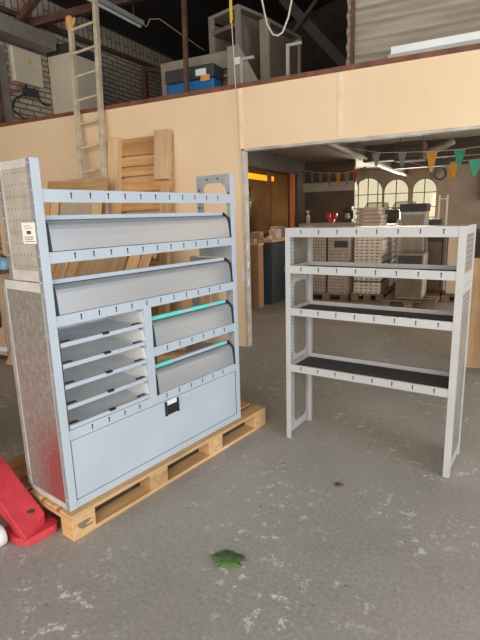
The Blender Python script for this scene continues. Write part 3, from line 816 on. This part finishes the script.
# white profile lying on the parapet right
pr = thing('cable_duct', 'long white plastic duct lying along the parapet at the right', 'duct', (-.90, WY + .01, 2.855), -.02)
B(0, 2.2, 0, .06, .0, .035).build('tray', 'beam', pr, .002); B(0.02, 2.2, .01, .05, .035, .10).build('cover', 'white', pr, .004)
# hanging things
cd = thing('hanging_cord', 'thin pale cord with a yellow strap end hanging down the cream wall', 'cord', (-2.45, 4.81, 1.2))
MB().tube([(-.02, .0, 4.60), (-.011, 0, 2.437), (-.008, 0, 2.21), (.017, 0, 1.59), (.027, 0, 1.195), (.05, .018, .837), (.062, .022, .52), (.06, .022, .1)], .005, 6).build('cord', 'cord', cd)
MB().bar((-.012, -.012, 2.75), (-.009, -.012, 2.22), .022, .010, (0, 1, 0)).bar((-.002, -.014, 2.46), (.004, -.014, 2.24), .018, .010, (0, 1, 0)).build('strap', 'yellow', cd)
tag(MB().tube([(-2.20, 4.7, 6.02), (-2.07, 4.7, 3.52), (-2.02, 4.7, 3.30), (-1.96, 4.7, 3.20), (-1.91, 4.7, 3.18), (-1.86, 4.7, 3.20), (-1.80, 4.7, 3.32), (-1.765, 4.7, 3.46), (-1.60, 4.7, 6.16)], .009, 8).build('cable_loop', 'cord'), 'pale cable hanging in a loop from the roof', 'cable')
ft = thing('fluorescent_lamp', 'unlit fluorescent batten hung under the dark roof above the ladder', 'lamp', (-5.22, 6.2, 4.56))
B(-.06, .06, -.7, .8, 0, .07).build('batten', 'beam', ft, .006)
for y in (-.5, .6): B(-.006, .006, y, y + .012, .07, .76).build('hanger', 'steel', ft)
MB().tube([(0, -.66, -.02), (0, .76, -.02)], .018, 10).build('tube', 'white', ft)
tag(MB().tube([(-5.22, 7.0, 4.6), (-5.2, 7.1, 4.58), (-5.2, 7.2, 4.72), (-5.15, 7.4, 4.78), (-5.1, 8.0, 4.70), (-5.05, 8.7, 4.62)], .009, 6).build('cable', 'cord'), 'pale cable trailing from the end of the unlit batten', 'cable')

# ------------------------------------------------------------------ rear hall contents
ac = thing('cabinet', 'anthracite metal cabinet in the rear hall left, by the wooden crate', 'cabinet', (-3.50, 7.42, 0))
B(0, .34, 0, 1.25, .0, 1.06).build('body', 'cabinet', ac, .004)
for y in (.02, .64): B(.34, .352, y, y + .59, .05, 1.02).build('door', 'cabinet', ac, .003)
B(.352, .372, .52, .55, .50, .60).build('handle', 'steel', ac, .003)
wt = tag(B(-3.57, -3.10, 7.30, 8.75, 1.062, 1.10).build('worktop', 'chip', None, .004), 'worn chipboard worktop over the anthracite cabinet', 'worktop')
cr = thing('crate', 'tall brown wooden crate beside the anthracite cabinet', 'crate', (-3.57, 7.10, 0))
for k in range(3): B(.0 + .105 * k, .10 + .105 * k, -.02, 0, .0, 1.03).build('slat', 'cratewood', cr, .003)
B(0, .31, 0, .18, 0, 1.03).build('body', 'cratewood', cr); B(-.02, .33, -.03, .18, 1.03, 1.06).build('lid', 'chip', cr)
small = [('small brown carton at the near end of the chipboard worktop', 'cardboard', -3.52, 7.35, .17, .16, .13),
         ('pale carton in the middle of the chipboard worktop', 'beigebox', -3.30, 7.62, .15, .2, .16),
         ('grey carton on the far end of the chipboard worktop', 'mezz_grey', -3.48, 8.1, .22, .24, .2),
         ('flat brown carton on the crate lid', 'cardboard', -3.55, 7.12, .2, .13, .07)]
for lab, m, x, y, a, b, h in small:
    z = 1.10 if 'crate' not in lab else 1.06
    o = thing('carton', lab, 'carton', (x, y, z)); B(0, a, 0, b, 0, h).build('box', m, o, .003); B(a * .44, a * .56, -.001, b + .001, h - .03, h + .001).build('tape', 'beigebox', o)
rl = MB(); rl.lathe([(.018, -.03), (.045, -.03), (.045, .03), (.018, .03)], 18, (0, 0, .03)); ro = rl.build('tape_roll', 'beigebox'); ro.location = (-3.2, 7.42, 1.1)
tag(ro, 'roll of packing tape at the near corner of the chipboard worktop', 'tape roll')
tag(MB().tube([(-3.2, 7.5, 1.3), (-3.14, 7.62, 1.12), (-3.12, 7.9, 1.11), (-3.13, 8.2, 1.11)], .008, 6).build('cable', 'cord'), 'white cable trailing along the worktop edge', 'cable')
# office store behind the glazing
tag(B(-3.95, -3.85, 7.2, 9.2, 2.165, 2.255).build('lamp_strip', 'amber', None, .01), 'amber yellow lamp strip glowing behind the office glazing', 'lamp')
so = thing('storage_rack', 'brown storage rack with goods behind the office glazing', 'rack', (-4.9, 6.0, 0))
for y in (0, 1.1, 2.2, 3.2): B(.45, .50, y, y + .05, 0, 2.1).build('post', 'rust', so)
for z in (.6, 1.2, 1.55, 1.9): B(0, .5, 0, 3.25, z, z + .03).build('shelf', 'brownwood', so)
for i, (y, z, l, h, m) in enumerate(((7.6, 1.58, .35, .15, 'beigebox'), (8.15, 1.58, .4, .10, 'paper'), (8.0, 1.23, .5, .2, 'mezz_grey'), (7.0, 1.23, .5, .25, 'cardboard'), (8.65, 1.58, .3, .12, 'paper'))):
    tag(B(-4.85, -4.45, y, y + l, z, z + h).build('carton', m, None, .004), ['beige carton on the third shelf behind the glazing', 'white flat carton on the third shelf behind the glazing', 'grey carton on the second shelf behind the glazing', 'brown carton on the second shelf behind the glazing', 'white end carton on the third shelf behind the glazing'][i], 'carton')
for i, (y, h) in enumerate(((6.9, 1.75), (7.1, 1.9), (7.3, 1.8))):
    tag(B(-3.95, -3.91, y, y + .1, 0, h).build('board', 'wood_dark_z', None, .003), ['brown board standing behind the glazing, shortest of three', 'brown board standing behind the glazing, tallest of three', 'brown board standing behind the glazing, farthest of three'][i], 'board')
tag(B(-3.46, -3.38, 9.05, 9.13, 0, 2.27).build('post', 'orange_post', None, .005), 'orange painted post at the end of the office glazing', 'post')

# panel stacks on pallets
pallet('pallet', 'small pallet under the tall white panel stack in the rear hall', .56, 1.75, .13, (-2.02, 8.22, 0), .0, 3, dark=True)
ps = thing('panel_stack', 'tall stack of slotted white panels in the rear hall, lower bundle', 'panel stack', (-1.98, 8.26, .13))
B(0, .46, 0, 1.62, 0, .20).build('bundle', 'perf_slots', ps, .004)
B(0, .46, .0, 1.62, .20, .222).build('batten', 'dark', ps)  # dark strip painted as the shaded gap between the two bundles
pt = thing('panel_stack', 'tall upper bundle of slotted white panels with bright side in the rear hall', 'panel stack', (-1.98, 8.26, .352))
B(0, .46, 0, 1.62, 0, .92).build('bundle', 'perf_slots', pt, .004)
ed = MB()
for k in range(9): ed.box(.46, .475, .0, 1.62, .02 + k * .1, .085 + k * .1)
ed.build('tray_edges', 'white', pt, .003)
for k in range(5):
    o = thing('flat_box', ['lowest', 'second', 'third', 'fourth', 'topmost'][k] + ' white flat box stacked on the tall panel stack', 'box', (-1.98 + .012 * (k % 3), 8.28, 1.272 + k * .063), .01 * (k % 2), 'white flat boxes on the panel stack')
    B(0, .42 - .012 * k, 0, .6, 0, .055).build('carton', 'beigebox', o, .004); B(.05, .11, -.002, .0, .012, .04).build('label', 'cardboard', o)
pallet('pallet', 'small dark pallet under the slotted grey bundle in the rear hall', .76, .95, .13, (-2.80, 8.05, 0), .0, 3, dark=True)
gb = thing('panel_stack', 'grey bundle of slotted panels left of the tall white stack', 'panel stack', (-2.74, 8.10, .13))
B(0, .30, 0, .8, 0, .96).build('bundle', 'perf_grey', gb, .004); B(.34, .70, 0, .8, 0, .96).build('bundle', 'perf_grey', gb, .004)
B(.30, .34, .05, .75, 0, .94).build('gap_board', 'dark', gb); B(.45, .68, -.004, 0, .80, .91).build('opening', 'dark', gb)  # the opening is a dark plate that paints the hole's shade
tb = tag(B(-2.80, -2.06, 8.08, 8.9, 1.09, 1.13).build('board', 'chip', None, .003), 'chipboard sheet lying over the grey slotted bundle', 'board')
bench = thing('workbench', 'pale grey workbench with upstand behind the slotted bundle', 'workbench', (-3.35, 9.25, 0))
B(0, 1.2, 0, .6, 1.25, 1.32).build('top', 'beam', bench, .004); B(.05, 1.15, .05, .55, .1, 1.25).build('cupboard', 'mezz_grey', bench)
for k in range(2): B(.12 + .55 * k, .55 + .55 * k, -.01, .05, .2, 1.2).build('door', 'beam', bench, .003)
rd = thing('vice', 'red bench vice on the pale grey workbench', 'vice', (-2.72, 9.4, 1.32))
B(-.06, .06, -.05, .05, 0, .09).build('base', 'red', rd, .01); MB().box(-.10, -.02, -.05, .05, .09, .19).box(.03, .11, -.05, .05, .09, .19).build('jaw', 'red', rd, .008); MB().tube([(0, -.09, .06), (0, -.2, .06)], .012).build('screw', 'steel', rd)
km = thing('coffee_machine', 'dark machine with jug on the right end of the grey workbench', 'machine', (-2.42, 9.4, 1.32))
B(-.1, .1, 0, .2, 0, .05).build('base', 'dark', km, .006); B(-.1, .1, .1, .2, .05, .28).build('column', 'dark', km, .006); B(-.1, .1, -.02, .2, .22, .30).build('head', 'dark', km, .01); MB().lathe([(0, .05), (.06, .05), (.065, .1), (.05, .17), (.055, .18)], 16, (0, .03, 0)).build('jug', 'steel', km)
bt2 = thing('bottle', 'white spray bottle at the left of the grey workbench', 'bottle', (-3.2, 9.4, 1.32))
MB().lathe([(0, 0), (.04, 0), (.04, .14), (.015, .18), (.015, .22)], 14).build('body', 'white', bt2); B(-.04, .02, -.012, .012, .21, .25).build('trigger', 'white', bt2)

# grey drawer unit on pallet
pallet('pallet', 'tan pallet under the grey drawer unit in the rear hall', .80, 1.5, .13, (-1.40, 7.72, 0), .0, 3, dark=True)
du = thing('drawer_unit', 'low grey metal drawer unit on the tan pallet in the rear hall', 'drawer unit', (-1.22, 7.90, .13))
B(0, .40, 0, .62, 0, .72).build('body', 'mezz_grey', du, .004); B(.02, .38, -.01, 0, .56, .69).build('drawer', 'dark', du, .002); B(.02, .38, -.01, 0, .03, .54).build('front_sheet', 'mezz_panel', du, .002)
for y in (.04, .34): MB().holed(.40, (y, y + .26, .05, .68), (y + .04, y + .22, .42, .62), .02, .004).build('side_plate', 'paint_b', du)
tu = thing('drawer_unit', 'tall grey metal unit with dark top behind the low drawer unit', 'drawer unit', (-1.30, 8.62, .13))
B(0, .40, 0, .55, 0, 1.36).build('body', 'zinc', tu, .004); B(-.015, .415, -.02, .57, 1.36, 1.49).build('hood', 'dark', tu, .006)
for k in range(4): B(.02, .38, -.01, 0, .06 + .32 * k, .35 + .32 * k).build('drawer', 'mezz_grey', tu, .003)
tag(B(-1.60, -1.34, 10.15, 10.5, 0, 1.34).build('cabinet', 'mezz_grey', None, .006), 'plain grey cabinet between the white panels and the tall grey unit', 'cabinet')
# dark goods silhouetted before the windows
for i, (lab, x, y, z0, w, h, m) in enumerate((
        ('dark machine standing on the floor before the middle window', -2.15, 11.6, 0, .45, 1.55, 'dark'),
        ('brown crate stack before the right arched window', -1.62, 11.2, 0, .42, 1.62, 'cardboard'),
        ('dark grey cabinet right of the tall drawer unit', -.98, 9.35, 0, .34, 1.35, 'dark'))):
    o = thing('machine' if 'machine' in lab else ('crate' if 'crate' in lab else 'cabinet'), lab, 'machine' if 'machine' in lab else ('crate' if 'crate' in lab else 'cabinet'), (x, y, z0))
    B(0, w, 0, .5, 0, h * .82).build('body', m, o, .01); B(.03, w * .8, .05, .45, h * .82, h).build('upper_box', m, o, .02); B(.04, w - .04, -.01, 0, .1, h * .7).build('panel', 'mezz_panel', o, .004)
# white frame
fr = thing('frame_stand', 'slim white upright frame standing before the rear wall', 'frame', (-.83, 10.0, 0))
for x in (0, .14): B(x, x + .03, 0, .03, 0, 1.78).build('upright', 'white', fr, .003)
for z in (.4, .9, 1.3, 1.7): B(.03, .14, .0, .03, z, z + .02).build('crosspiece', 'white', fr)
# cream cabinet on low pallet
pallet('pallet', 'low pallet under the cream cupboard at the right of the rear hall', .75, .6, .12, (-.58, 8.5, 0), .0, 3, dark=True)
cc = thing('cupboard', 'cream cupboard with dark right door at the right of the rear hall', 'cupboard', (-.54, 8.54, .12))
B(0, .58, 0, .45, 0, 1.05).build('body', 'brownwood', cc, .004); B(.02, .28, -.015, 0, .03, 1.02).build('door', 'boiler', cc, .003); B(.30, .56, -.015, 0, .03, 1.02).build('door', 'dark', cc, .003, label='dark right-hand door')
B(-.02, .6, -.05, .46, 1.05, 1.08).build('top', 'brownwood', cc)
# board leaning at the right side of the opening
tag(MB().prism([(-.085, WY + .10, 0), (.30, WY + .10, 0), (.30, WY + .18, 1.05), (-.10, WY + .18, 1.05)], (0, .03, 0)).build('board', 'wood_dark_z', None, .004), 'brown wooden board leaning inside the right edge of the opening', 'board')
# clock
ck = thing('wall_clock', 'round dark-rimmed wall clock on the rear wall beyond the flags', 'clock', (-1.0, 12.0, 2.30))
MB().lathe([(0, -.02), (.115, -.02), (.12, -.035), (.14, -.035), (.145, 0)], 24, (0, 0, 0), 1).build('rim', 'dark', ck); MB().lathe([(0, -.022), (.112, -.022), (.112, -.019)], 24, (0, 0, 0), 1).build('dial', 'backwall', ck)
B(-.005, .005, -.026, -.023, 0, .08).bar((0, -.025, 0), (.05, -.025, .02), .008, .003, (0, 1, 0)).build('hands', 'dark', ck)
# bunting
def bunting(label, pts, flags, h=.16, w=.12):
    r = thing('bunting', label, 'bunting', (0, 0, 0))
    P = [Vector(p) for p in pts]; r.location = P[0]; base = P[0].copy(); Q = [p - base for p in P]
    MB().tube(Q, .005, 6).build('string', 'cord', r)
    n = len(flags); seg = len(Q) - 1
    for k, m in enumerate(flags):
        t = (k + .5) / n * seg; i = min(int(t), seg - 1); p = Q[i].lerp(Q[i + 1], t - i); d = (Q[i + 1] - Q[i]).normalized()
        MB().prism([p - d * w / 2, p + d * w / 2, p + d * .012 + Vector((0, .02, -h)), p - d * .012 + Vector((0, .02, -h))], (0, .003, 0)).build('flag', m, r)
    return r
def bunting_at(label, string, flags):
    r = thing('bunting', label, 'bunting', string[0]); base = Vector(string[0])
    MB().tube([Vector(p) - base for p in string], .004, 6).build('string', 'cord', r)
    for m, x, y, z, w, h in flags:
        p = Vector((x, y, z)) - base
        MB().prism([p + Vector((-w / 2, 0, 0)), p + Vector((w / 2, 0, 0)), p + Vector((.012, .02, -h)), p + Vector((-.012, .02, -h))], (0, .003, 0)).build('flag', m, r)
bunting_at('front bunting string with one orange and one green flag under the beam', [(-1.84, 6.4, 2.36), (-1.2, 6.2, 2.20), (-.595, 6.0, 2.145), (-.31, 6.0, 2.145), (.3, 5.9, 2.17), (1.2, 5.6, 2.36)],
           [('flag_dim', -1.25, 6.2, 2.20, .10, .15), ('flag_dim', -.93, 6.1, 2.17, .10, .15), ('flag_orange', -.595, 6.0, 2.145, .125, .22), ('flag_green', -.31, 6.0, 2.145, .125, .19), ('flag_peach', -.02, 5.95, 2.155, .12, .19)])
bunting_at('second bunting string with yellow flags receding before the clock', [(.9, 5.5, 2.36), (-.12, 5.7, 2.0), (-.36, 6.3, 2.05), (-.47, 7.2, 2.06), (-.75, 8.1, 2.12), (-1.3, 8.2, 2.30)],
           [('flag_green', -.14, 5.7, 1.995, .125, .16), ('flag_orange', -.375, 6.3, 2.045, .10, .17), ('flag_orange', -.48, 7.2, 2.055, .075, .18), ('flag_blue', -.78, 8.0, 2.11, .11, .16)])
bunting('dim bunting string far back left before the pale beam', [(-3.35, 9.3, 2.35), (-2.8, 9.0, 2.24), (-2.3, 8.8, 2.20), (-1.9, 8.7, 2.28)],
        ['flag_dim', 'flag_blue', 'flag_dim', 'flag_blue', 'flag_orange', 'flag_dim', 'flag_red', 'flag_dim'], .22, .12)
# ceiling unit and lamp
cu = thing('ceiling_heater', 'dark box heater hung from the rear hall ceiling', 'heater', (-1.02, 7.4, 2.14))
B(-.2, .2, -.15, .2, .05, .3).build('casing', 'backdark', cu, .02); MB().box(-.14, .14, -.156, -.15, .05, .09).box(-.14, .14, -.156, -.15, .13, .17).box(-.14, .14, -.156, -.15, .21, .25).build('grille', 'dark', cu)
for x in (-.15, .15): B(x, x + .02, 0, .02, .3, .43).build('hanger', 'steel', cu)
MB().tube([(.2, 0, .15), (.4, .0, .2), (.55, .05, .28)], .05, 10).build('flue', 'steel', cu)
lp = thing('fluorescent_lamp', 'lit white fluorescent strip on the grey ceiling past the opening', 'lamp', (-.95, 6.55, 2.49))
B(-.22, .22, -.03, .03, .02, .06).build('batten', 'white', lp); MB().tube([(-.2, 0, .0), (.2, 0, .0)], .014, 8).build('tube', 'tube', lp)
# cars seen through the arched windows
for i, (lab, x, y) in enumerate((('dark car parked outside the left arched window', -7.5, 36.0), ('dark car parked outside the middle arched window', -5.55, 36.6))):
    c = thing('car', lab, 'car', (x, y, .72))
    MB().box(-.85, .85, 0, 4.0, .28, .95).build('body', 'car', c, .12, 3)
    MB().prism([(-.78, .9, .95), (.78, .9, .95), (.6, 1.5, 1.5), (-.6, 1.5, 1.5)], (0, 2.0, 0)).build('cabin', 'car', c, .05)
    MB().prism([(-.66, .93, 1.02), (.66, .93, 1.02), (.54, 1.36, 1.42), (-.54, 1.36, 1.42)], (0, -.02, 0)).build('windscreen', 'carglass', c)
    for sx in (-.8, .8):
        for sy in (.7, 3.2): MB().lathe([(0, -.1), (.3, -.1), (.3, .1), (0, .1)], 18, (sx, sy, .30), 0).build('wheel', 'black', c)

# ------------------------------------------------------------------ light
def area(name, loc, target, sx, sy, e, col, spread=PI):
    l = bpy.data.lights.new(name, 'AREA'); l.shape = 'RECTANGLE'; l.size = sx; l.size_y = sy; l.energy = e; l.color = col; l.spread = spread
    o = bpy.data.objects.new(name, l); COL.objects.link(o); o.location = loc
    o.rotation_euler = (Vector(target) - Vector(loc)).to_track_quat('-Z', 'Y').to_euler(); return o
area('daylight_rear_gate', (0.5, -4.6, 2.3), (-1.0, 3.5, 1.2), 7.0, 3.6, 430, (1., .93, .82))
area('daylight_side_gate', (4.8, .3, 1.9), (-1.5, 2.2, .8), 4.0, 3.2, 250, (.78, .89, 1.0))
area('window_daylight', (-2.1, 12.8, 1.8), (-1.8, 5, -.4), 2.6, 1.0, 200, (1., .90, .74), 2.1)
area('rear_side_fill', (4.8, 8.6, 1.4), (-2.0, 8.6, 1.3), 5.0, 2.0, 260, (1., .90, .78))  # added fill brightening the rear hall, no gate in the wall here
area('store_fill', (-4.3, 7.6, 2.4), (-4.3, 7.6, 0), 1.5, .3, 55, (1., .88, .70))  # added fill brightening the store behind the glazing, no fitting modelled
w = bpy.data.worlds.new('sky'); sc.world = w; w.use_nodes = True
bg = w.node_tree.nodes['Background']; bg.inputs[0].default_value = (.95, .97, 1., 1); bg.inputs[1].default_value = .95

# ------------------------------------------------------------------ camera
cam = bpy.data.cameras.new('camera'); co = bpy.data.objects.new('camera', cam); COL.objects.link(co)
cam.sensor_fit = 'VERTICAL'; cam.sensor_height = 24; cam.lens = 477.4207 / 640 * 24; cam.clip_start = .05; cam.clip_end = 200
f = Vector((-.44519827, .86982261, -.21261968)).normalized(); r = Vector((.74786042, .37697467, -.02372817)).normalized()
u = r.cross(f).normalized(); r = f.cross(u)
m = Matrix((r, u, -f)).transposed().to_4x4(); m.translation = (0, 0, 1.5)
co.matrix_world = m
sc.camera = co
vs = sc.view_settings; vs.view_transform = 'Standard'; vs.look = 'None'; vs.exposure = 0.; vs.gamma = 1; vs.use_curve_mapping = False
sc.cycles.use_denoising = True
sc.cycles.max_bounces = 8
